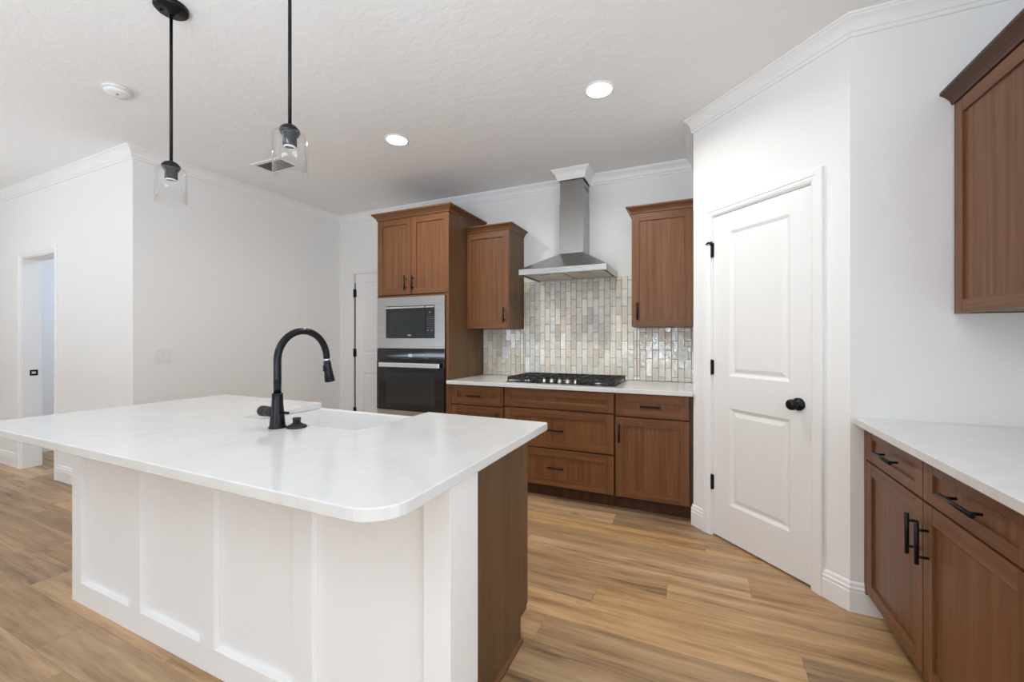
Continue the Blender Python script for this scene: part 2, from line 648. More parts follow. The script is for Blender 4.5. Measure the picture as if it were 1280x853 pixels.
def dg(s, t=0.0):
    """point on the diagonal: s along it (0 at the hinge side), t inward"""
    return (0.105 + U[0] * s + NI[0] * t, 2.93 + U[1] * s + NI[1] * t)


DG = frame((0.105, 2.93), U, NI)
SA = (XP0 - 0.105) / U[0]
SB = (XP1 - 0.105) / U[0]
PS0, PS1, PZ = -0.020, 0.597, 2.045
wp = MB(DG)
wp.box(SA, PS0, 0, 0.11, 0, CH).box(PS0, PS1, 0, 0.11, PZ, CH).box(PS1, SB, 0, 0.11, 0, CH)
struct('wall_pantry_diagonal', wp, WALL, 'diagonal white wall around the pantry door', 'wall')
struct('wall_pantry_side', MB().prism([(XP0, KP - XP0), (XP0 + 0.078, KP - XP0 + 0.078), (XP0 + 0.078, YB), (XP0, YB)], 0, CH), WALL)
struct('wall_pantry_return', MB().prism([(XP1, YP), (XR, YP), (XR, YP + 0.11), (XP1 + 0.045, YP + 0.11)], 0, CH), WALL, 'pale wall beside the right counter', 'wall')
struct('wall_right', MB().box(XR, XR + 0.1, YR, YP + 0.11, 0, CH), WALL)
struct('wall_pantry_rear', MB().box(XR, XR + 0.1, YP + 0.11, 4.5, 0, CH).box(XP0 + 0.06, XR, 4.5, 4.6, 0, CH), WALL)
# rear wall with two glazed openings, left outer wall with one
wr = MB()
WN = [(-5.55, -4.25, 0.70, 2.20), (-0.95, 0.05, 0.05, 2.05)]
wr.box(XO, WN[0][0], YR - 0.1, YR, 0, CH).box(WN[0][1], WN[1][0], YR - 0.1, YR, 0, CH).box(WN[1][1], XR, YR - 0.1, YR, 0, CH)
for a, b, z0, z1 in WN:
    wr.box(a, b, YR - 0.1, YR, 0, z0).box(a, b, YR - 0.1, YR, z1, CH)
struct('wall_rear', wr, WALL)
wo = MB()
wo.box(XO - 0.1, XO, YR, -3.4, 0, CH).box(XO - 0.1, XO, 0.2, YH + 0.13, 0, CH).box(XO - 0.1, XO, -3.4, 0.2, 0, 0.4).box(XO - 0.1, XO, -3.4, 0.2, 2.3, CH)
struct('wall_outer_left', wo, WALL)
for i, (a, b, z0, z1) in enumerate(WN):
    fr = MB()
    fr.box(a, a + 0.06, YR - 0.09, YR - 0.01, z0, z1).box(b - 0.06, b, YR - 0.09, YR - 0.01, z0, z1)
    fr.box(a + 0.06, b - 0.06, YR - 0.09, YR - 0.01, z0, z0 + 0.06).box(a + 0.06, b - 0.06, YR - 0.09, YR - 0.01, z1 - 0.06, z1)
    c = (a + b) / 2
    fr.box(c - 0.04, c + 0.04, YR - 0.09, YR - 0.01, z0 + 0.06, z1 - 0.06)
    struct('window_%d' % (i + 1), fr, TRIM)
fr = MB()
fr.box(XO - 0.09, XO - 0.01, -3.4, -3.34, 0.4, 2.3).box(XO - 0.09, XO - 0.01, 0.14, 0.2, 0.4, 2.3).box(XO - 0.09, XO - 0.01, -3.34, 0.14, 0.4, 0.46).box(XO - 0.09, XO - 0.01, -3.34, 0.14, 2.24, 2.3)
fr.box(XO - 0.09, XO - 0.01, -1.64, -1.56, 0.46, 2.24)
struct('window_3', fr, TRIM)
fr = MB()
fr.box(XR - 0.02, XR - 0.0005, -1.51, -1.45, 0.02, 2.26).box(XR - 0.02, XR - 0.0005, 0.75, 0.81, 0.02, 2.26).box(XR - 0.02, XR - 0.0005, -1.45, 0.75, 0.02, 0.08).box(XR - 0.02, XR - 0.0005, -1.45, 0.75, 2.20, 2.26)
struct('window_4', fr, TRIM)

# crown moulding
CROWN = [(0, -0.088), (0.009, -0.088), (0.011, -0.080), (0.011, -0.070), (0.017, -0.068), (0.019, -0.060), (0.023, -0.046), (0.033, -0.030),
         (0.043, -0.020), (0.048, -0.016), (0.050, -0.010), (0.056, -0.009), (0.058, -0.004), (0.058, 0.0), (0, 0.0)]
crown = [(d, CH + z) for d, z in CROWN]
HC0, HC1, HCY = -1.112, -0.888, 3.49     # hood flue box
struct('trim_1', MB().sweep([(XR, YP), (XP1, YP), (XP0, KP - XP0), (XP0, YB), (HC1, YB), (HC1, HCY), (HC0, HCY), (HC0, YB), (XL, YB), (XL, YH), (XO, YH)], crown, left=True),
       TRIM, 'white crown moulding around the ceiling', 'crown moulding')
# baseboards
BASE = [(0, 0), (0.015, 0), (0.015, 0.092), (0.0125, 0.095), (0.0125, 0.103), (0.015, 0.106), (0.014, 0.112), (0.0095, 0.116), (0.0095, 0.122), (0.008, 0.130), (0.004, 0.136), (0, 0.137)]
CAS = 0.057
struct('baseboard_hall', MB().sweep([(XO, YH), (HX0 - CAS - 0.004, YH)], BASE, left=False), TRIM)
struct('baseboard_left', MB().sweep([(HX1 + CAS + 0.004, YH), (XL, YH), (XL, YB), (DX0 - CAS - 0.004, YB)], BASE, left=False), TRIM)
struct('baseboard_pantry', MB().sweep([(XP0, KP - XP0 + 0.04), (XP0, KP - XP0), dg(PS0 - CAS - 0.004)], BASE, left=False), TRIM)
struct('baseboard_right', MB().sweep([dg(PS1 + CAS + 0.004), (XP1, YP), (0.80, YP)], BASE, left=False), TRIM)
struct('baseboard_inner_hall', MB().sweep([(-6.66, 4.4), (-6.66, YH + 0.13)], BASE, left=True), TRIM)

# ------------------------------------------------------------------ doors
CASP = [(0, 0), (0, 0.008), (0.012, 0.012), (0.022, 0.012), (0.026, 0.016), (0.052, 0.018), (0.057, 0.014), (0.057, 0.0)]


def casing(name, F, s0, s1, z1, label):
    """mitred door casing; F maps (s, t inward, z); profile (w outward from the opening, proud of the wall)"""
    mb = MB(F)
    loops = []
    for (s, z, ds, dz) in ((s0, 0.0, -1, 0), (s0, z1, -1, 1), (s1, z1, 1, 1), (s1, 0.0, 1, 0)):
        loops.append([(s + ds * w, -p, z + dz * w) for w, p in CASP])
    k = len(CASP)
    vs = [p for l in loops for p in l]
    fs = []
    for i in range(3):
        for a in range(k):
            b = (a + 1) % k
            fs.append((i * k + a, i * k + b, (i + 1) * k + b, (i + 1) * k + a))
    fs += [tuple(range(k)), tuple(range(3 * k, 4 * k))]
    mb.add(vs, fs)
    return struct(name, mb, TRIM, label, 'door casing')


def jamb(name, F, s0, s1, z1, depth, extra=None):
    mb = MB(F)
    mb.box(s0, s0 + 0.004, 0.001, depth, 0, z1 - 0.004).box(s1 - 0.004, s1, 0.001, depth, 0, z1 - 0.004).box(s0, s1, 0.001, depth, z1 - 0.004, z1)
    return struct(name, mb, TRIM)


def door_leaf(mb, s0, s1, z0, z1, panels, y0=0.004, th=0.035):
    """moulded two-panel slab: face plane at y0, panels sunk with a sloped ogee and a raised field"""
    xs = [s0, panels[0][0], panels[0][1], s1]
    zs = sorted([z0, z1] + [v for p in panels for v in (p[2], p[3])])
    for i in range(3):
        for j in range(len(zs) - 1):
            if i == 1 and j % 2 == 1:
                continue
            a, b, c, d = xs[i], xs[i + 1], zs[j], zs[j + 1]
            mb.add([(a, y0, c), (b, y0, c), (b, y0, d), (a, y0, d)], [(0, 1, 2, 3)])
    for (a, b, c, d) in panels:
        rings = []
        for ins, dep in ((0, 0), (0.006, 0.003), (0.018, 0.010), (0.026, 0.010), (0.046, 0.0035), (0.050, 0.003)):
            rings.append([(a + ins, y0 + dep, c + ins), (b - ins, y0 + dep, c + ins), (b - ins, y0 + dep, d - ins), (a + ins, y0 + dep, d - ins)])
        vs = [p for r in rings for p in r]
        fs = []
        for i in range(len(rings) - 1):
            for k in range(4):
                k2 = (k + 1) % 4
                fs.append((i * 4 + k, i * 4 + k2, (i + 1) * 4 + k2, (i + 1) * 4 + k))
        fs.append(tuple((len(rings) - 1) * 4 + k for k in range(4)))
        mb.add(vs, fs)
    y1 = y0 + th
    mb.add([(s0, y0, z0), (s1, y0, z0), (s1, y0, z1), (s0, y0, z1), (s0, y1, z0), (s1, y1, z0), (s1, y1, z1), (s0, y1, z1)],
           [(4, 7, 6, 5), (0, 4, 5, 1), (3, 2, 6, 7), (0, 3, 7, 4), (1, 5, 6, 2)])


def hinge(F, s, z, parent, h=0.09, r=0.007, y=-0.006, lw=0.010):
    mb = MB(F)
    seg = h / 3
    vs = []
    for k in range(3):
        a, b = z - h / 2 + k * seg + 0.001, z - h / 2 + (k + 1) * seg - 0.001
        ring = [(s + r * math.cos(2 * math.pi * q / 12), y + r * math.sin(2 * math.pi * q / 12)) for q in range(12)]
        mb.prism(ring, a, b)
    mb.prism([(s + r * 0.6 * math.cos(2 * math.pi * q / 10), y + r * 0.6 * math.sin(2 * math.pi * q / 10)) for q in range(10)], z - h / 2 - 0.005, z + h / 2 + 0.005)
    mb.box(s - lw, s + lw, y + 0.002, y + 0.012, z - h / 2, z + h / 2)
    return mb.build('hinge', BLACK, parent)


def seth(o, label=None):
    o['kind'] = 'structure'
    if label:
        o['label'] = label
        o['category'] = 'door'
    return o


# pantry door (diagonal)
mb = MB(DG)
door_leaf(mb, PS0 + 0.006, PS1 - 0.006, 0.013, PZ - 0.008, [(0.107, 0.486, 0.235, 0.833), (0.107, 0.486, 1.030, 1.923)], y0=0.004)
d0 = dg(0.29)
door = seth(mb.build('door_1', DOORP, loc=(d0[0], d0[1], 0.0)), 'white two-panel pantry door with black knob in the diagonal wall')
for z in (1.831, 1.079, 0.343):
    hinge(DG, PS0 + 0.002, z, door)
kb = MB()
ks = 0.532
# knob along the inward axis: build along y then rotate to the diagonal


def diag_lathe(mbx, prof, s, z, n=28):
    vs = []
    for r, t in prof:
        for k in range(n):
            a = 2 * math.pi * k / n
            vs.append(DG((s + r * math.cos(a), t, z + r * math.sin(a))))
    fs = []
    for i in range(len(prof) - 1):
        for k in range(n):
            k2 = (k + 1) % n
            fs.append((i * n + k, i * n + k2, (i + 1) * n + k2, (i + 1) * n + k))
    fs.append(tuple(range(n)))
    fs.append(tuple(range((len(prof) - 1) * n, len(prof) * n)))
    mbx.add(vs, fs, 0, True)


diag_lathe(kb, [(0.033, 0.004), (0.033, -0.003), (0.029, -0.008), (0.013, -0.010), (0.0115, -0.030), (0.014, -0.034), (0.024, -0.039), (0.0285, -0.048), (0.0275, -0.058), (0.021, -0.066), (0.010, -0.069)], ks, 0.921)
kb.build('knob', BLACK, door)
MB(DG).box(PS1 - 0.0075, PS1 - 0.0045, 0.006, 0.03, 0.895, 0.952).build('latch_plate', BLACK, door)
ds = MB()
ds.tube([DG((PS0 + 0.002, -0.012, 1.873)), DG((PS0 - 0.012, -0.020, 1.880)), DG((PS0 - 0.028, -0.020, 1.874)), DG((PS0 - 0.045, -0.008, 1.876))], [0.007, 0.006, 0.005, 0.004], 10)
ds.tube([DG((PS0 + 0.002, -0.014, 1.862)), DG((PS0 + 0.010, -0.016, 1.884))], 0.006, 10)
ds.build('hinge_stop', BLACK, door)
casing('trim_2', DG, PS0 - 0.004, PS1 + 0.004, PZ + 0.004, 'white casing around the pantry door')
jamb('trim_3', DG, PS0 - 0.0, PS1, PZ, 0.11)

# utility door (back wall, partly behind the oven cabinet), its hinge gap darkened by an added black strip
BK = frame((0, YB), (1, 0), (0, 1))
mb = MB(BK)
door_leaf(mb, DX0 + 0.027, DX1 - 0.006, 0.013, DZ - 0.008, [(-3.60, -3.08, 0.235, 0.866), (-3.60, -3.08, 1.083, 1.94)], y0=0.004)
door = seth(mb.build('door_2', DOORP, loc=(-3.3, YB, 0.0)), 'white two-panel door beside the oven cabinet, dark hinge gap on its left')
for z in (1.807, 1.099, 0.401):
    hinge(BK, DX0 + 0.015, z, door, r=0.010, lw=0.024)
casing('trim_4', BK, DX0 - 0.004, DX1 + 0.004, DZ + 0.004, 'white casing around the door beside the oven cabinet')
jb = jamb('trim_5', BK, DX0, DX1, DZ, 0.12)
MB(BK).box(DX0 + 0.0042, DX0 + 0.020, 0.010, 0.030, 0.02, 1.93).build('gap_shade_strip', DARKGAP, jb)  # black strip added on the jamb as painted shade inside the hinge gap

# open hall doorway
HL = frame((0, YH), (1, 0), (0, 1))
casing('trim_6', HL, HX0 - 0.004, HX1 + 0.004, HZ + 0.004, 'white casing around the open hall doorway')
jb = jamb('trim_7', HL, HX0, HX1, HZ, 0.13)
sk = MB().box(HX0 + 0.004, HX0 + 0.006, YH + 0.05, YH + 0.105, 0.90, 0.957).box(HX0 + 0.006, HX0 + 0.0075, YH + 0.062, YH + 0.09, 0.918, 0.940, m=1)
sk.build('strike_plate', [BLACK, STEELB], jb)
hc = frame((0, YH + 0.13), (1, 0), (0, -1))
casing('trim_8', hc, HX0 - 0.004, HX1 + 0.004, HZ + 0.004, 'white casing on the far side of the hall doorway')

# ------------------------------------------------------------------ cabinet kit
VERT, HORZ = 0, 1


def shaker(F, x0, x1, z0, z1, y0=0.0, th=0.020, sw=0.057, rw=0.057, rec=0.009):
    """five-piece front: two stiles, two rails, sunk panel"""
    mb = MB(F)
    mb.box(x0, x0 + sw, y0, y0 + th, z0, z1, VERT)
    mb.box(x1 - sw, x1, y0, y0 + th, z0, z1, VERT)
    mb.box(x0 + sw, x1 - sw, y0 + 0.0004, y0 + th, z0, z0 + rw, HORZ)
    mb.box(x0 + sw, x1 - sw, y0 + 0.0004, y0 + th, z1 - rw, z1, HORZ)
    mb.box(x0 + sw - 0.003, x1 - sw + 0.003, y0 + rec, y0 + th - 0.002, z0 + rw - 0.003, z1 - rw + 0.003, VERT)
    return mb


def bar_handle(F, x, z, vertical, parent, L=0.135, y0=0.0):
    mb = MB()
    st = 0.030
    h = L / 2
    g = h - 0.025
    if vertical:
        mb.tube([F((x, y0 - st, z - h)), F((x, y0 - st, z + h))], 0.0066, 12)
        for q in (-g, g):
            mb.tube([F((x, y0 + 0.001, z + q)), F((x, y0 - st, z + q))], 0.0045, 10)
    else:
        mb.tube([F((x - h, y0 - st, z)), F((x + h, y0 - st, z))], 0.0066, 12)
        for q in (-g, g):
            mb.tube([F((x + q, y0 + 0.001, z)), F((x + q, y0 - st, z))], 0.0045, 10)
    return mb.build('handle', BLACK, parent)


FRONT = [WOODV, WOODH]


def front(kind, F, x0, x1, z0, z1, parent, handle=None, rw=0.057, L=0.135):
    o = shaker(F, x0, x1, z0, z1, rw=rw).build(kind, FRONT, parent, bevel=0.0012)
    if handle:
        hx, hz, vert = handle
        bar_handle(F, hx, hz, vert, o, L)
    return o


def carcass(F, x0, x1, z0, z1, depth, parent, y0=0.0215):
    return MB(F).box(x0, x1, y0, depth, z0, z1).build('carcass', WOODD, parent)


GAP = 0.004
CT = 0.90            # counter top
CU = 0.869           # underside

# ---- back run, base cabinets (front faces at y = 3.06)
FB = frame((0, 3.06), (1, 0), (0, 1))
DEP = YB - 3.06 - 0.003


def base_parts(F, t, x0, x1, depth):
    carcass(F, x0 + 0.001, x1 - 0.001, 0.10, CU - 0.001, depth, t)
    MB(F).box(x0 + 0.001, x1 - 0.001, 0.085, depth, 0.0, 0.0995).build('toe_kick', WOODD, t)


t = thing('base_cabinet', 'narrow walnut base cabinet between oven tower and cooktop cabinet', 'cabinet', (-1.72, 3.4, 0))
base_parts(FB, t, -1.985, -1.447, DEP)
MB(FB).box(-1.985, -1.957, 0.0, 0.0215, 0.10, CU - 0.001).build('filler', WOODV, t)
front('drawer', FB, -1.951, -1.453, 0.701, 0.862, t, (-1.722, 0.779, False))
front('door', FB, -1.951, -1.453, 0.112, 0.690, t, (-1.500, 0.595, True))

t = thing('base_cabinet', 'wide walnut three-drawer base cabinet under the gas cooktop', 'cabinet', (-1.0, 3.4, 0))
base_parts(FB, t, -1.445, -0.549, DEP)
front('false_front', FB, -1.440, -0.555, 0.713, 0.862, t)
front('drawer', FB, -1.440, -0.555, 0.409, 0.702, t, (-0.997, 0.552, False))
front('drawer', FB, -1.440, -0.555, 0.112, 0.398, t, (-0.997, 0.259, False))

t = thing('base_cabinet', 'walnut base cabinet with drawer over door, against the pantry wall', 'cabinet', (-0.29, 3.4, 0))
base_parts(FB, t, -0.547, XP0 - 0.004, DEP)
MB(FB).box(-0.040, XP0 - 0.004, 0.010, 0.0215, 0.10, CU - 0.001).build('filler', WOODD, t)
front('drawer', FB, -0.542, -0.046, 0.701, 0.862, t, (-0.298, 0.779, False))
front('door', FB, -0.542, -0.046, 0.112, 0.690, t, (-0.513, 0.578, True))

# ---- oven tower
TY = 3.075
FT = frame((0, TY), (1, 0), (0, 1))
TX0, TX1 = -2.795, -1.988
t = thing('oven_cabinet', 'tall walnut cabinet housing the microwave and wall oven', 'cabinet', (-2.39, 3.4, 0))
TD = YB - TY - 0.003
tower = MB(FT)
tower.box(TX0 + 0.019, TX1 - 0.019, 0.60, TD, 0.10, 2.385)            # back
for z0, z1 in ((0.10, 0.40), (1.140, 1.170), (1.655, 1.672), (2.365, 2.385)):
    tower.box(TX0 + 0.019, TX1 - 0.019, 0.0215, 0.60, z0, z1)
tower.build('carcass', WOODD, t)
sidep = [(0.0, 0.10), (TD, 0.10), (TD, 2.385), (0.0, 2.385)]
for xa, xb in ((TX0, TX0 + 0.019), (TX1 - 0.019, TX1)):
    MB(FT).box(xa, xb, 0.0215, TD, 0.10, 2.385).build('side_panel', PANEL, t)
MB(FT).box(TX0, TX1, 0.085, TD, 0.0, 0.0995).build('toe_kick', WOODD, t)
ff = MB(FT)
ff.box(TX0, -2.782, 0.0, 0.0215, 0.10, 1.672).box(-2.018, TX1, 0.0, 0.0215, 0.10, 1.672)
ff.box(-2.782, -2.018, 0.001, 0.0215, 1.650, 1.664, 1)
ff.build('face_frame', FRONT, t)
front('drawer', FT, -2.780, -2.020, 0.112, 0.395, t, (-2.40, 0.255, False))
xm = -2.398
front('door', FT, TX0 + 0.002, xm - 0.002, 1.674, 2.383, t, (-2.452, 1.778, True))
front('door', FT, xm + 0.002, TX1 - 0.002, 1.674, 2.383, t, (-2.370, 1.778, True))
CC = [(-0.012, 0.0), (0.004, 0.0), (0.006, 0.010), (0.012, 0.022), (0.024, 0.036), (0.034, 0.045), (0.040, 0.048), (0.042, 0.054), (0.042, 0.062), (-0.012, 0.062)]
MB().sweep([(TX1, YB - 0.002), (TX1, TY), (TX0, TY), (TX0, YB - 0.002)], [(d, 2.386 + z) for d, z in CC], left=True).build('crown', WOODH, t)

# microwave in its steel trim kit
t = thing('microwave', 'built-in microwave with wide steel trim above the oven', 'microwave', (-2.40, TY, 1.1715))
tk = MB(FT)
a0, a1, b0, b1 = -2.779, -2.021, 1.1725, 1.6485
i0, i1, j0, j1 = -2.674, -2.124, 1.268, 1.564
tk.box(a0, i0, -0.020, -0.001, b0, b1).box(i1, a1, -0.020, -0.001, b0, b1).box(i0, i1, -0.020, -0.001, b0, j0).box(i0, i1, -0.020, -0.001, j1, b1)
tk.build('trim_kit', STEEL, t, bevel=0.002)
MB(FT).box(i0 + 0.002, i1 - 0.002, 0.0, 0.42, j0 + 0.002, j1 - 0.002).build('cavity', BPLAST, t)
md = MB(FT).box(i0 + 0.002, -2.226, -0.022, -0.001, j0 + 0.002, j1 - 0.002)
md = md.build('door', BPLAST, t, bevel=0.002)
MB(FT).box(i0 + 0.045, -2.265, -0.0232, -0.0221, j0 + 0.045, j1 - 0.055).build('viewing_glass', WINDOWG, md)
MB(FT).box(i0 + 0.004, -2.228, -0.030, -0.0222, j1 - 0.022, j1 - 0.006).build('handle', STEELB, md, bevel=0.002)
lg = MB(FT)
lg.prism([(-2.398 + 0.022 * math.cos(k * math.pi / 10), 0) for k in range(0)] or [(-2.42, -0.0232), (-2.376, -0.0232), (-2.376, -0.0221), (-2.42, -0.0221)], 1.2915, 1.2965)
lv = []
for k in range(20):
    a = 2 * math.pi * k / 20
    lv.append((-2.398 + 0.016 * math.cos(a), 1.295 + 0.0075 * math.sin(a)))
for k in range(20):
    p, q = lv[k], lv[(k + 1) % 20]
    lg.add([(p[0], -0.0232, p[1]), (q[0], -0.0232, q[1]), (-2.398 + (q[0] + 2.398) * 0.8, -0.0232, 1.295 + (q[1] - 1.295) * 0.72), (-2.398 + (p[0] + 2.398) * 0.8, -0.0232, 1.295 + (p[1] - 1.295) * 0.72)], [(0, 1, 2, 3)])
lg.build('emblem', STEELB, md)
cp = MB(FT).box(-2.222, i1 - 0.002, -0.021, -0.001, j0 + 0.002, j1 - 0.002).build('control_panel', BPLAST, t, bevel=0.002)
MB(FT).box(-2.222, i1 - 0.004, -0.026, -0.0212, j1 - 0.022, j1 - 0.006).build('top_strip', STEELB, cp, bevel=0.002)
kp = MB(FT)
for r in range(6):
    for c in range(4):
        kp.box(-2.202 + c * 0.019, -2.192 + c * 0.019, -0.0222, -0.0211, 1.36 + r * 0.020, 1.364 + r * 0.020)
for xa, xb, za, zb in ((-2.180, -2.166, 1.494, 1.508), (-2.204, -2.188, 1.332, 1.344), (-2.162, -2.146, 1.332, 1.344)):
    MB(FT).box(xa, xb, -0.0222, -0.0211, za, zb).build('button', PRINT, cp)
kp.build('keypad', PRINT, cp)

# wall oven
t = thing('wall_oven', 'black glass wall oven with steel handle below the microwave', 'oven', (-2.40, TY, 0.402))
MB(FT).box(-2.76, -2.04, 0.0, 0.56, 0.405, 1.138).build('body', BPLAST, t)
pn = MB(FT).box(-2.779, -2.021, -0.022, -0.001, 1.062, 1.166).build('control_panel', BGLASS, t, bevel=0.002)
dsp = MB(FT)
for k, gl in enumerate(('abged', 'abcdef', 'abcdef')):
    x = -2.412 + k * 0.016
    y0, y1 = -0.0235, -0.0222
    seg = {'a': (0.002, 0.010, 0.022, 0.024), 'g': (0.002, 0.010, 0.011, 0.013), 'd': (0.002, 0.010, 0, 0.002), 'f': (0, 0.002, 0.013, 0.022), 'b': (0.010, 0.012, 0.013, 0.022), 'e': (0, 0.002, 0.002, 0.011), 'c': (0.010, 0.012, 0.002, 0.011)}
    for ch in gl:
        q = seg[ch]
        dsp.box(x + q[0], x + q[1], y0, y1, 1.098 + q[2], 1.098 + q[3])
dsp.build('clock_display', LED, pn)
for x0, n, dx, z0, z1, wd in ((-2.61, 4, 0.018, 1.082, 1.085, 0.008), (-2.49, 5, 0.018, 1.080, 1.083, 0.008), (-2.235, 2, 0.026, 1.082, 1.096, 0.014)):
    km = MB(FT)
    for k in range(n):
        km.box(x0 + k * dx, x0 + k * dx + wd, -0.0232, -0.0222, z0, z1)
    km.build('touch_keys', PRINT, pn)
dr = MB(FT).box(-2.779, -2.021, -0.026, -0.001, 0.60, 1.058).build('door', BGLASS, t, bevel=0.002)
MB(FT).box(-2.66, -2.115, -0.0274, -0.0261, 0.66, 0.955).build('window', WINDOWG, dr)
hb = MB(FT).box(-2.728, -2.050, -0.062, -0.048, 1.000, 1.043)
for xa in (-2.715, -2.083):
    hb.box(xa, xa + 0.018, -0.050, -0.026, 1.006, 1.034)
hb.build('handle', STEELB, dr, bevel=0.004)
MB(FT).box(-2.779, -2.021, -0.022, -0.001, 0.404, 0.597).build('lower_panel', STEEL, t, bevel=0.002)

# ---- wall cabinets on the back wall (front faces at y = 3.37)
FU = frame((0, 3.375), (1, 0), (0, 1))


def wall_cab_back(label, x0, x1, handle_x, ends):
    t = thing('wall_cabinet', label, 'cabinet', ((x0 + x1) / 2, 3.55, 1.358))
    dep = YB - 3.375 - 0.002
    carcass(FU, x0 + 0.004, x1 - 0.004, 1.360, 2.250, dep, t)
    for xa, xb in ((x0, x0 + 0.003), (x1 - 0.003, x1)):
        MB(FU).box(xa, xb, 0.0215, dep, 1.358, 2.250).build('side_panel', PANEL, t)
    front('door', FU, x0 + 0.001, x1 - 0.001, 1.358, 2.248, t, (handle_x, 1.478, True))
    if ends == 'both':
        path = [(x1, YB - 0.002), (x1, 3.375), (x0, 3.375), (x0, YB - 0.002)]
    elif ends == 'left':
        path = [(x1, 3.375), (x0, 3.375), (x0, YB - 0.002)]
    else:
        path = [(x1, YB - 0.002), (x1, 3.375), (x0, 3.375)]
    MB().sweep(path, [(d, 2.2515 + z * 0.86) for d, z in CC], left=True).build('crown', WOODH, t)
    return t


wall_cab_back('walnut wall cabinet beside the oven tower, left of the hood', -1.985, -1.540, -1.587, 'right')
wall_cab_back('walnut wall cabinet right of the hood, against the pantry wall', -0.472, XP0 - 0.004, -0.425, 'left')

# ---- right run (faces -X)
FR = frame((0.700, 2.36), (0, -1), (1, 0))
t = thing('base_cabinet', 'walnut two-door base cabinet with two drawers at the right edge', 'cabinet', (1.0, 1.85, 0))
RW = 1.03
carcass(FR, 0.001, RW, 0.10, CU - 0.005, XR - 0.703, t)
MB(FR).box(0.001, RW, 0.085, XR - 0.703, 0.0, 0.0995).build('toe_kick', WOODD, t)
MB(FR).box(-0.022, 0.003, 0.0, 0.0215, 0.10, CU - 0.005).build('filler', WOODV, t)
front('drawer', FR, 0.008, 0.513, 0.716, 0.855, t, (0.262, 0.785, False), rw=0.040, L=0.17)
front('drawer', FR, 0.519, 1.026, 0.716, 0.855, t, (0.772, 0.785, False), rw=0.040, L=0.17)
front('door', FR, 0.008, 0.513, 0.112, 0.708, t, (0.482, 0.580, True), L=0.14)
front('door', FR, 0.519, 1.026, 0.112, 0.708, t, (0.552, 0.576, True), L=0.14)
mb = MB().prism([(0.662, 2.383), (0.662, 1.26)] + [(XR - 0.002, 1.26), (XR - 0.002, 2.383)], CU - 0.004, CT - 0.004)
tag(mb.build('countertop', QUARTZ, loc=(1.0, 1.8, CU), bevel=0.003), 'white quartz countertop on the cabinet at the right edge', 'countertop')

FRU = frame((1.000, 2.372), (0, -1), (1, 0))
t = thing('wall_cabinet', 'walnut wall cabinet at the right edge above the right counter', 'cabinet', (1.17, 1.85, 1.365))
carcass(FRU, 0.003, 1.03, 1.370, 2.290, XR - 1.003, t)
MB(FRU).box(0.0, 0.003, 0.0215, XR - 1.003, 1.366, 2.290).build('side_panel', PANEL, t)
front('door', FRU, 0.004, 0.515, 1.366, 2.255, t, (0.488, 1.475, True))
front('door', FRU, 0.519, 1.03, 1.366, 2.255, t, (0.565, 1.475, True))
MB(FRU).box(0.0, 1.03, 0.006, 0.0215, 2.2555, 2.2895).build('top_rail', WOODH, t)
MB().sweep([(XR - 0.003, 1.342), (1.0, 1.342), (1.0, 2.381)], [(d, 2.262 + z * 0.95) for d, z in CC], left=True).build('crown', WOODD, t)

# ------------------------------------------------------------------ countertop and backsplash of the back run
mb = MB().prism([(-1.986, 3.030), (XP0 - 0.0005, 3.030), (XP0 - 0.0005, YB - 0.001), (-1.986, YB - 0.001)], CU, CT)
tag(mb.build('countertop', QUARTZ, loc=(-1.0, 3.37, CU), bevel=0.003), 'white quartz countertop under the gas cooktop along the back wall', 'countertop')

tiles = MB()
cols = []
TP, THH = 0.0512, 0.1535
rng = random.Random(11)
palette = [(0.80, 0.74, 0.64), (0.85, 0.80, 0.71), (0.74, 0.70, 0.62), (0.88, 0.84, 0.76), (0.78, 0.69, 0.58), (0.76, 0.75, 0.70), (0.82, 0.74, 0.63), (0.70, 0.655, 0.57)]


def add_tile(x0, x1, z0, z1):
    if x1 - x0 < 0.008 or z1 - z0 < 0.008:
        return
    g = 0.0017
    x0 += g
    x1 -= g
    z0 += g
    z1 -= g
    yb, yf = YB - 0.0035, YB - 0.0115
    tx, tz, ty = rng.uniform(-1, 1) * 0.0011, rng.uniform(-1, 1) * 0.0014, rng.uniform(-1, 1) * 0.0007
    e = 0.0016
    fv = []
    for (x, z, sx, sz) in ((x0, z0, -1, -1), (x1, z0, 1, -1), (x1, z1, 1, 1), (x0, z1, -1, 1)):
        fv.append((x, yb, z))
    for (x, z, sx, sz) in ((x0, z0, -1, -1), (x1, z0, 1, -1), (x1, z1, 1, 1), (x0, z1, -1, 1)):
        fv.append((x, yf + 0.0015 + ty + tx * sx + tz * sz, z))
    for (x, z, sx, sz) in ((x0, z0, -1, -1), (x1, z0, 1, -1), (x1, z1, 1, 1), (x0, z1, -1, 1)):
        fv.append((x - sx * e, yf + ty + tx * sx + tz * sz, z - sz * e))
    fs = []
    for o in (0, 4):
        for k in range(4):
            k2 = (k + 1) % 4
            fs.append((o + k, o + k2, o + 4 + k2, o + 4 + k))
    fs.append((8, 9, 10, 11))
    tiles.add(fv, fs)
    c = rng.choice(palette)
    k = rng.uniform(0.9, 1.1)
    cols.extend([(c[0] * k, c[1] * k, c[2] * k, 1.0)] * len(fs))


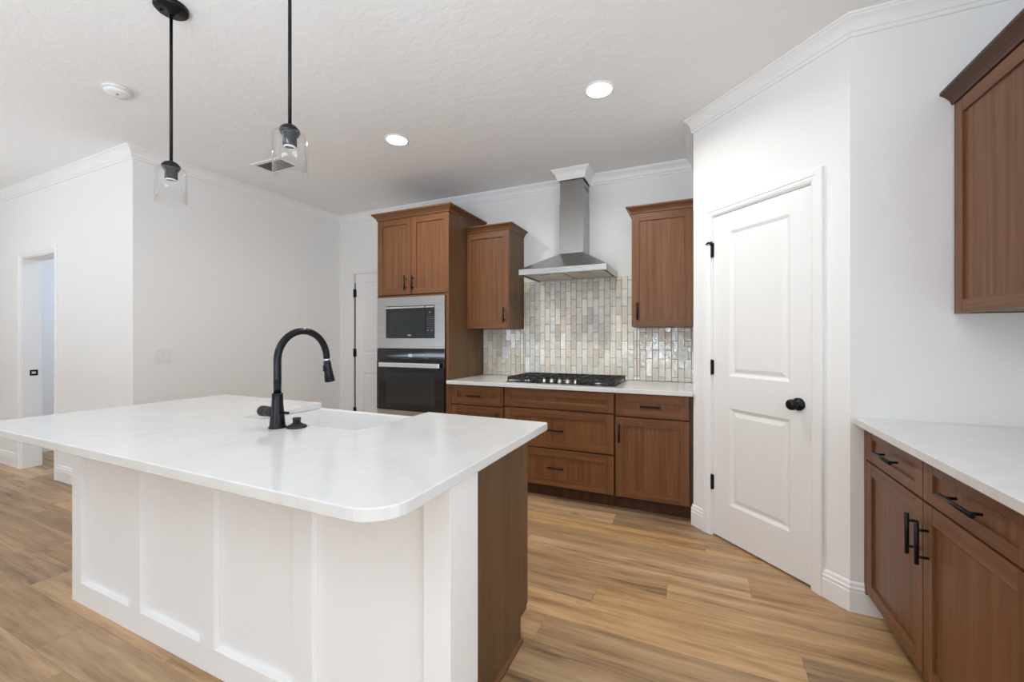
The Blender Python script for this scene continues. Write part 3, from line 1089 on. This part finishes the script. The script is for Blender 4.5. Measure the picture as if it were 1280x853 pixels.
def tile_region(x0, x1, z0, z1):
    i0 = math.floor((x0 - (-1.985)) / TP)
    i1 = math.ceil((x1 - (-1.985)) / TP)
    for i in range(i0, i1):
        a, b = max(x0, -1.985 + i * TP), min(x1, -1.985 + (i + 1) * TP)
        if b - a < 0.006:
            continue
        o = (i % 2) * THH / 2 + 0.04
        for j in range(-2, 12):
            c, d = max(z0, 0.82 + o + j * THH), min(z1, 0.82 + o + (j + 1) * THH)
            if d > c:
                add_tile(a, b, c, d)


ZT = 1.812
tile_region(-1.985, -1.540, CT + 0.001, 1.357)
tile_region(-1.537, -0.475, CT + 0.001, ZT)
tile_region(-0.472, XP0 - 0.001, CT + 0.001, 1.357)
nt_faces = len(tiles.f)
tiles.box(-1.985, XP0 - 0.001, YB - 0.0075, YB - 0.0008, CT + 0.001, 1.357, m=1)
tiles.box(-1.537, -0.475, YB - 0.0075, YB - 0.0008, 1.357, ZT, m=1)
bs = struct('wall_backsplash', tiles, [TILE, GROUT], 'glossy cream vertical tile backsplash behind the cooktop', 'backsplash')
att = bs.data.attributes.new('glaze', 'FLOAT_COLOR', 'FACE')
for i in range(len(bs.data.polygons)):
    att.data[i].color = cols[i] if i < len(cols) else (0.4, 0.38, 0.35, 1)

# outlets on the tile
def outlet(label, x, z, wdt=0.072, hgt=0.115, dark=False):
    t = thing('wall_outlet', label, 'outlet', (x, YB - 0.012, z), None)
    MB().box(x - wdt / 2, x + wdt / 2, YB - 0.019, YB - 0.0125, z - hgt / 2, z + hgt / 2).build('cover_plate', PLASTIC, t, bevel=0.002)
    for dz in (-0.024, 0.024):
        r = MB().box(x - 0.017, x + 0.017, YB - 0.0208, YB - 0.0192, z + dz - 0.015, z + dz + 0.015).build('receptacle', PLASTIC, t, bevel=0.001)
        s = MB()
        for dx in (-0.007, 0.007):
            s.box(x + dx - 0.001, x + dx + 0.001, YB - 0.0214, YB - 0.0209, z + dz - 0.002, z + dz + 0.008)
        s.build('slots', DARKGAP, r)


outlet('white outlet on the tile near the oven tower', -1.730, 1.127)
outlet('white outlet on the tile near the pantry wall', -0.103, 1.137, 0.076, 0.12)

# ------------------------------------------------------------------ gas cooktop
t = thing('gas_cooktop', 'black five-burner gas cooktop with steel knobs on the back counter', 'cooktop', (-1.0, 3.34, CT + 0.001))
cx0, cx1, cy0, cy1 = -1.440, -0.545, 3.085, 3.600
MB().box(cx0, cx1, cy0, cy1, CT + 0.001, CT + 0.010).build('tray', BTRAY, t, bevel=0.004)
MB().sweep([(cx0 - 0.001, cy0 - 0.001), (cx1 + 0.001, cy0 - 0.001), (cx1 + 0.001, cy1 + 0.001), (cx0 - 0.001, cy1 + 0.001)],
           [(0, CT + 0.001), (0.006, CT + 0.001), (0.006, CT + 0.006), (0, CT + 0.008)], left=False, closed=True).build('rim', STEEL, t)
for bx, by, br in ((-1.30, 3.22, 0.036), (-1.30, 3.48, 0.042), (-1.0, 3.41, 0.055), (-0.70, 3.22, 0.036), (-0.70, 3.48, 0.042)):
    b = MB().lathe([(br * 1.25, 0), (br * 1.25, 0.006), (br, 0.010), (br, 0.016)], (bx, by, CT + 0.0101), n=28).build('burner', STEEL, t)
    MB().lathe([(br * 0.95, 0.0), (br * 0.98, 0.006), (br * 0.8, 0.010), (0.0005, 0.011)], (bx, by, CT + 0.0263), n=28).build('burner_cap', IRON, b)
GZ0, GZ1 = CT + 0.034, CT + 0.050


def grate(x0, x1, y0, y1, centers, notch=None):
    mb = MB()
    w = 0.011
    mb.box(x0, x1, y1 - w, y1, GZ0 - 0.006, GZ1)
    mb.box(x0, x0 + w, y0, y1 - w, GZ0 - 0.006, GZ1).box(x1 - w, x1, y0, y1 - w, GZ0 - 0.006, GZ1)
    mb.box(x0 + w, x1 - w, y0, y0 + w, GZ0 - 0.006, GZ1)
    for (x, y) in [(x0, y0), (x1 - w, y0), (x0, y1 - w), (x1 - w, y1 - w)]:
        mb.box(x, x + w, y, y + w, CT + 0.0105, GZ0 - 0.006)
    if len(centers) > 1:
        ym = (centers[0][1] + centers[1][1]) / 2
        mb.box(x0 + w, x1 - w, ym - w / 2, ym + w / 2, GZ0, GZ1)
    for (cx, cy) in centers:
        lim = [(y0, y1)] if len(centers) == 1 else ([(y0, ym)] if cy < ym else [(ym, y1)])
        l0, l1 = lim[0]
        mb.box(x0 + w, cx - 0.022, cy - w / 2, cy + w / 2, GZ0, GZ1)
        mb.box(cx + 0.022, x1 - w, cy - w / 2, cy + w / 2, GZ0, GZ1)
        mb.box(cx - w / 2, cx + w / 2, l0 + 0.004, cy - 0.022, GZ0, GZ1)
        mb.box(cx - w / 2, cx + w / 2, cy + 0.022, l1 - 0.004, GZ0, GZ1)
        for dx in (-0.075, 0.075):
            mb.box(cx + dx - w / 2, cx + dx + w / 2, l0 + 0.004, cy - w / 2, GZ0, GZ1)
            mb.box(cx + dx - w / 2, cx + dx + w / 2, cy + w / 2, l1 - 0.004, GZ0, GZ1)
    return mb.build('grate', IRON, t, bevel=0.002, seg=1)


grate(-1.432, -1.152, 3.098, 3.590, [(-1.30, 3.22), (-1.30, 3.48)])
grate(-1.148, -0.852, 3.245, 3.590, [(-1.0, 3.41)])
grate(-0.848, -0.553, 3.098, 3.590, [(-0.70, 3.22), (-0.70, 3.48)])
for k in range(5):
    kx = -1.135 + k * 0.0665
    kb = MB().lathe([(0.021, 0), (0.021, 0.004), (0.017, 0.006), (0.0165, 0.022), (0.014, 0.026), (0.0005, 0.0265)], (kx, 3.165, CT + 0.0101), n=24).build('knob', STEELB, t)
    MB().box(kx - 0.003, kx + 0.003, 3.150, 3.180, CT + 0.0362, CT + 0.044).build('grip', STEELB, kb, bevel=0.001)

# ------------------------------------------------------------------ range hood
t = thing('range_hood', 'stainless steel chimney range hood above the cooktop', 'range hood', (-1.01, 3.5, 1.80))
hx0, hx1, hy0, hy1 = -1.383, -0.640, 3.222, YB - 0.002
HZ0, HZ1 = 1.803, 1.851
hd = MB()
top = [(-1.107, 3.495, 2.012), (-0.893, 3.495, 2.012), (-0.893, hy1, 2.012), (-1.107, hy1, 2.012)]
bot = [(hx0, hy0, HZ1), (hx1, hy0, HZ1), (hx1, hy1, HZ1), (hx0, hy1, HZ1)]
hd.hull2(bot, top)
hd.build('canopy', STEEL, t)
lip = MB()
lip.box(hx0, hx1, hy0, hy0 + 0.012, HZ0, HZ1 - 0.0005).box(hx0, hx0 + 0.012, hy0 + 0.012, hy1, HZ0, HZ1 - 0.0005).box(hx1 - 0.012, hx1, hy0 + 0.012, hy1, HZ0, HZ1 - 0.0005)
lip.box(hx0 + 0.012, hx1 - 0.012, hy0 + 0.012, hy1, HZ0 + 0.018, HZ1 - 0.0005)
lip.build('lip', STEEL, t, bevel=0.0015)
for xa, xb in ((hx0 + 0.03, -1.018), (-1.005, hx1 - 0.03)):
    fl = MB().box(xa, xb, hy0 + 0.05, hy1 - 0.04, HZ0 + 0.006, HZ0 + 0.0175).build('grease_filter', FILTER, t, bevel=0.001)
    c = (xa + xb) / 2
    MB().box(c - 0.045, c + 0.045, hy0 + 0.085, hy0 + 0.105, HZ0 - 0.001, HZ0 + 0.0055).build('latch', STEEL, fl, bevel=0.001)
for k in range(5):
    MB().lathe([(0.0075, 0), (0.0075, -0.004), (0.006, -0.005)], (-1.068 + k * 0.027, hy0, 1.833), axis='y', n=16).build('button', STEEL, t)
MB().box(-1.107, -0.893, 3.495, hy1, 2.0125, 2.450).build('flue', STEELV, t, bevel=0.001)
fu = MB().box(-1.1035, -0.8965, 3.4985, hy1, 2.4505, CH - 0.004).build('flue_extension', STEELV, t)
sl = MB()
for k in range(4):
    y = 3.535 + k * 0.04
    sl.box(-0.8968, -0.8955, y, y + 0.028, 2.585, 2.592).box(-0.8968, -0.8955, y, y + 0.028, 2.603, 2.610)
sl.build('vent_slots', DARKGAP, fu)

# ------------------------------------------------------------------ island
t = thing('kitchen_island', 'white panelled kitchen island with walnut end panel and cabinets', 'island', (-1.7, 1.3, 0))
MB().box(-2.736, -0.6255, 0.9645, 1.098, 0.0, CU - 0.001).build('back_panel', ISLP, t)
for xr in (-2.666, -2.150, -1.641, -1.129, -0.606):
    MB().box(xr - 0.089, xr, 0.945, 0.9643, 0.1005, CU - 0.001).build('batten', ISLP, t, bevel=0.0015)
MB().box(-2.755, -0.606, 0.945, 0.9643, 0.0, 0.100).build('base_rail', ISLP, t, bevel=0.0015)
MB().box(-0.6253, -0.606, 0.9645, 1.098, 0.0, CU - 0.001).build('end_board', ISLP, t, bevel=0.0015)
MB().box(-2.755, -2.7362, 0.9645, 1.098, 0.0, CU - 0.001).build('end_board', ISLP, t, bevel=0.0015)
SIDE = [(1.0985, 0.0), (1.575, 0.0), (1.575, 0.10), (1.640, 0.10), (1.640, CU - 0.001), (1.0985, CU - 0.001)]
for xa in (-0.686, -2.735):
    mb = MB(lambda p: Vector((p[2], p[0], p[1])))
    mb.prism(SIDE, xa, xa + 0.019)
    mb.build('side_panel', PANEL, t, bevel=0.001)
ic = MB()
ic.box(-1.165, -0.687, 1.0985, 1.638, 0.10, CU - 0.002).box(-2.715, -1.975, 1.0985, 1.638, 0.10, CU - 0.002)
ic.box(-1.974, -1.166, 1.0985, 1.638, 0.10, 0.62)
ic.build('carcass', WOODD, t)
MB().box(-2.715, -0.687, 1.0985, 1.573, 0.0, 0.0995).build('toe_kick', WOODD, t)
mb = MB()
mb.sweep([(-0.667, 1.0985), (-0.667, 1.575)], [(0, 0), (0.012, 0), (0.012, 0.010), (0.008, 0.018), (0, 0.020)], left=False)
mb.build('shoe_moulding', WOODH, t)
FI = frame((0, 1.661), (-1, 0), (0, -1))
front('drawer', FI, 0.670, 1.163, 0.700, 0.862, t, (0.916, 0.779, False))
front('door', FI, 0.670, 1.163, 0.112, 0.692, t, (0.712, 0.59, True))
front('door', FI, 1.169, 1.567, 0.112, 0.618, t, (1.525, 0.53, True))
front('door', FI, 1.571, 1.972, 0.112, 0.618, t, (1.613, 0.53, True))
front('drawer', FI, 1.978, 2.735, 0.700, 0.862, t, (2.356, 0.779, False))
front('door', FI, 1.978, 2.354, 0.112, 0.692, t, (2.31, 0.59, True))
front('door', FI, 2.358, 2.735, 0.112, 0.692, t, (2.40, 0.59, True))

# island countertop with the sink cut-out open to the far edge
SX0, SX1, SY = -1.930, -1.205, 1.222
r = 0.10
poly = []
poly += arc_pts(-0.582 - r, 0.655 + r, r, -90, 0, 8)
poly += [(-0.582, 1.668), (-0.590, 1.680)]
poly += [(SX1, 1.680)]
poly += [(SX1 + 0.0, SY + 0.05)] + [(x, y) for x, y in arc_pts(SX1 - 0.05, SY + 0.05, 0.05, 0, -90, 5)][1:]
poly += arc_pts(SX0 + 0.05, SY + 0.05, 0.05, -90, -180, 5)
poly += [(SX0, 1.680), (-2.800, 1.680)]
poly += arc_pts(-2.80 + r, 0.655 + r, r, 180, 270, 8)
mb = MB().prism(poly, CU, CT)
tag(mb.build('countertop', QUARTZ, loc=(-1.7, 1.16, CU), bevel=0.003), 'large white quartz countertop on the island', 'countertop')

# apron-front sink
t = thing('farmhouse_sink', 'white apron-front sink set into the island', 'sink', (-1.57, 1.46, 0.6205))
a0, a1, b0, b1, z0, z1 = -1.965, -1.172, 1.185, 1.700, 0.6205, CU - 0.001
w = 0.032
sk = MB()
outer = lambda z: [(a0, b0, z), (a1, b0, z), (a1, b1, z), (a0, b1, z)]
inner = lambda z, q: [(a0 + w + q, b0 + w + q, z), (a1 - w - q, b0 + w + q, z), (a1 - w - q, b1 - w - q, z), (a0 + w + q, b1 - w - q, z)]
loops = [outer(z0), outer(z1), inner(z1, 0), inner(z0 + 0.045, 0.012), inner(z0 + 0.030, 0.03)]
vs = [p for l in loops for p in l]
fs = [(3, 2, 1, 0)]
for i in range(4):
    for k in range(4):
        k2 = (k + 1) % 4
        fs.append((i * 4 + k, i * 4 + k2, (i + 1) * 4 + k2, (i + 1) * 4 + k))
fs.append((16, 17, 18, 19))
sk.add(vs, fs)
sk.build('basin', PORC, t, bevel=0.008, seg=3)
MB().lathe([(0.045, 0.0), (0.045, 0.003), (0.030, 0.004), (0.0285, 0.001)], (-1.57, 1.44, z0 + 0.0303), n=24).build('drain', STEEL, t)

# faucet
fx, fy = -1.545, 1.129
t = thing('kitchen_faucet', 'tall black gooseneck pull-down faucet on the island', 'faucet', (fx, fy, CT))
MB().lathe([(0.033, 0.0), (0.033, 0.006), (0.029, 0.009), (0.0285, 0.020), (0.0245, 0.060), (0.021, 0.100), (0.0200, 0.132), (0.0205, 0.136), (0.0205, 0.139), (0.0150, 0.140)], (fx, fy, CT + 0.0003), n=32).build('body', FAUCET, t)
pts = [(fx, fy, CT + 0.139), (fx, fy, CT + 0.20), (fx, fy, CT + 0.262)]
R = 0.121
cz = CT + 0.272
for k in range(25):
    a = math.pi - (math.pi + 0.06) * k / 24 * 0.985
    pts.append((fx, fy + R + R * math.cos(a), cz + R * math.sin(a)))
MB().tube(pts, 0.0145, 20).build('spout', FAUCET, t)
e = Vector(pts[-1])
dv = Vector((0.0, 0.17, -0.985)).normalized()
hp = [e + dv * q for q in (-0.002, 0.0135)]
MB().tube(hp, 0.0118, 20).build('collar', STEELB, t)
hp = [e + dv * q for q in (0.012, 0.016, 0.045, 0.075, 0.102, 0.108)]
sh = MB().tube(hp, [0.0135, 0.0155, 0.0170, 0.0195, 0.0225, 0.0215], 24).build('spray_head', FAUCET, t)
b0v = e + dv * 0.045
MB().box(b0v.x - 0.006, b0v.x + 0.006, b0v.y - 0.0235, b0v.y - 0.014, b0v.z - 0.016, b0v.z + 0.014).build('spray_button', FAUCET, sh, bevel=0.002)
hz = CT + 0.062
MB().lathe([(0.0195, -0.098), (0.0215, -0.094), (0.0215, -0.066), (0.0185, -0.063), (0.0205, -0.060), (0.0205, -0.028), (0.017, -0.022)], (fx, fy, hz), axis='x', n=28).build('handle', IRON, t)
MB().lathe([(0.0055, 0.018), (0.0055, 0.064), (0.004, 0.066)], (fx, fy, hz + 0.002), axis='x', n=14).build('lever', FAUCET, t)

sx, sy = -1.480, 1.166
t = thing('sink_stopper', 'small black flanged stopper lying beside the faucet base', 'stopper', (sx, sy, CT))
MB().lathe([(0.038, 0.0), (0.0385, 0.004), (0.035, 0.008), (0.024, 0.013), (0.018, 0.017), (0.012, 0.018)], (sx, sy, CT + 0.0003), n=32).build('flange', IRON, t)
MB().lathe([(0.0155, 0.016), (0.0145, 0.030), (0.0165, 0.034), (0.0155, 0.039), (0.0005, 0.040)], (sx, sy, CT + 0.0003), n=10).build('grip', IRON, t)

# ------------------------------------------------------------------ ceiling and wall fittings


def pendant(label, x, y):
    t = thing('pendant_light', label, 'pendant light', (x, y, CH), 'pendants over the island')
    c = MB().lathe([(0.064, 0.0), (0.064, -0.016), (0.058, -0.022), (0.018, -0.024), (0.013, -0.040), (0.006, -0.041)], (x, y, CH - 0.0003), n=40).build('canopy', BLACK, t)
    for k in range(2):
        a = 0.6 + math.pi * k
        MB().lathe([(0.0055, 0.0), (0.0055, -0.004), (0.003, -0.006)], (x + 0.042 * math.cos(a), y + 0.042 * math.sin(a), CH - 0.0227), n=12).build('screw', BLACK, c)
    MB().lathe([(0.0062, 0.0), (0.0062, -0.662)], (x, y, CH - 0.036), n=16).build('rod', BLACK, t)
    MB().lathe([(0.006, 0.012), (0.012, 0.010), (0.024, 0.004), (0.034, -0.008), (0.0355, -0.016), (0.030, -0.017)], (x, y, 2.040), n=32).build('cap', BLACK, t)
    s = MB().lathe([(0.030, 0.0), (0.030, -0.010), (0.0235, -0.012), (0.0235, -0.050), (0.0210, -0.052)], (x, y, 2.0225), n=28).build('socket', BPLAST, t)
    MB().lathe([(0.0205, 0.0), (0.0205, -0.006), (0.0165, -0.006), (0.0165, -0.0005)], (x, y, 1.9702), n=24, closed=True).build('socket_ring', PORC, s)
    ro, th, zt, zb = 0.058, 0.0028, 2.020, 1.866
    prof = [(0.0318, zt), (ro - 0.016, zt), (ro - 0.006, zt - 0.004), (ro, zt - 0.014), (ro, zb), (ro - th, zb), (ro - th, zt - 0.013), (ro - 0.008, zt - th - 0.002), (ro - 0.017, zt - th), (0.0318, zt - th)]
    MB().lathe([(rr, zz - zt) for rr, zz in prof], (x, y, zt), n=48, closed=True).build('glass_shade', GLASS, t)


pendant('left pendant light with black rod and clear glass, canopy in view', -2.137, 1.052)
pendant('right pendant light with black rod and clear glass, nearer the ceiling vent', -1.372, 1.052)


def can(label, x, y, power):
    t = thing('recessed_light', label, 'ceiling light', (x, y, CH), 'recessed ceiling lights')
    MB().lathe([(0.074, -0.0002), (0.088, -0.0002), (0.088, -0.003), (0.078, -0.008), (0.074, -0.008)], (x, y, CH), n=40, closed=True).build('trim_ring', TRIM, t)
    MB().lathe([(0.0735, -0.0004), (0.0735, -0.005), (0.0005, -0.0052)], (x, y, CH), n=40).build('lens', LENS, t)
    area('downlight_lamp', (x, y, CH - 0.012), (0, 0, 0), 0.12, 0.12, power, (0.95, 0.94, 0.90), 'DISK', 2.8)


can('lit recessed ceiling light toward the right, nearer the pantry door', -0.528, 2.442, 10.5)
can('lit recessed ceiling light toward the left, above the oven tower side', -2.033, 2.442, 10.5)

t = thing('smoke_detector', 'round white smoke detector on the ceiling at left', 'smoke detector', (-3.13, 1.268, CH))
MB().lathe([(0.066, -0.0002), (0.068, -0.008), (0.066, -0.013), (0.060, -0.014)], (-3.13, 1.268, CH), n=40).build('base', PLASTIC, t)
bd = MB().lathe([(0.060, -0.0142), (0.060, -0.028), (0.054, -0.036), (0.020, -0.040), (0.0005, -0.040)], (-3.13, 1.268, CH), n=40).build('cover', PLASTIC, t)
MB().lathe([(0.007, -0.0402), (0.007, -0.042), (0.0005, -0.0425)], (-3.115, 1.262, CH), n=14).build('test_button', PRINT, bd)

t = thing('air_vent', 'white ceiling air register with grey louvres behind the right pendant', 'vent', (-3.26, 2.385, CH))
vx0, vx1, vy0, vy1 = -3.45, -3.09, 2.275, 2.485
fr = MB()
fr.box(vx0, vx0 + 0.028, vy0, vy1, CH - 0.008, CH - 0.0003).box(vx1 - 0.028, vx1, vy0, vy1, CH - 0.008, CH - 0.0003)
fr.box(vx0 + 0.028, vx1 - 0.028, vy0, vy0 + 0.028, CH - 0.008, CH - 0.0003).box(vx0 + 0.028, vx1 - 0.028, vy1 - 0.028, vy1, CH - 0.008, CH - 0.0003)
fr.build('frame', PLASTIC, t)
MB().box(vx0 + 0.028, vx1 - 0.028, vy0 + 0.028, vy1 - 0.028, CH - 0.002, CH - 0.0004).build('backing', DARKGAP, t)
for k in range(8):
    y = vy0 + 0.034 + k * 0.0185
    mb = MB()
    mb.hull2([(vx0 + 0.029, y + 0.012, CH - 0.0025), (vx1 - 0.029, y + 0.012, CH - 0.0025), (vx1 - 0.029, y + 0.0135, CH - 0.0025), (vx0 + 0.029, y + 0.0135, CH - 0.0025)],
             [(vx0 + 0.029, y, CH - 0.008), (vx1 - 0.029, y, CH - 0.008), (vx1 - 0.029, y + 0.0015, CH - 0.008), (vx0 + 0.029, y + 0.0015, CH - 0.008)])
    mb.build('louvre', PLASTIC, t)

t = thing('light_switch', 'white double light switch on the left wall', 'switch', (XL, 1.897, 1.12))
MB().box(XL + 0.0003, XL + 0.006, 1.838, 1.956, 1.060, 1.180).build('cover_plate', PLASTIC, t, bevel=0.002)
for yc in (1.874, 1.920):
    MB().hull2([(XL + 0.0062, yc - 0.0165, 1.087), (XL + 0.0062, yc + 0.0165, 1.087), (XL + 0.0062, yc + 0.0165, 1.153), (XL + 0.0062, yc - 0.0165, 1.153)],
               [(XL + 0.011, yc - 0.0165, 1.087), (XL + 0.011, yc + 0.0165, 1.087), (XL + 0.0075, yc + 0.0165, 1.153), (XL + 0.0075, yc - 0.0165, 1.153)]).build('rocker', PLASTIC, t)
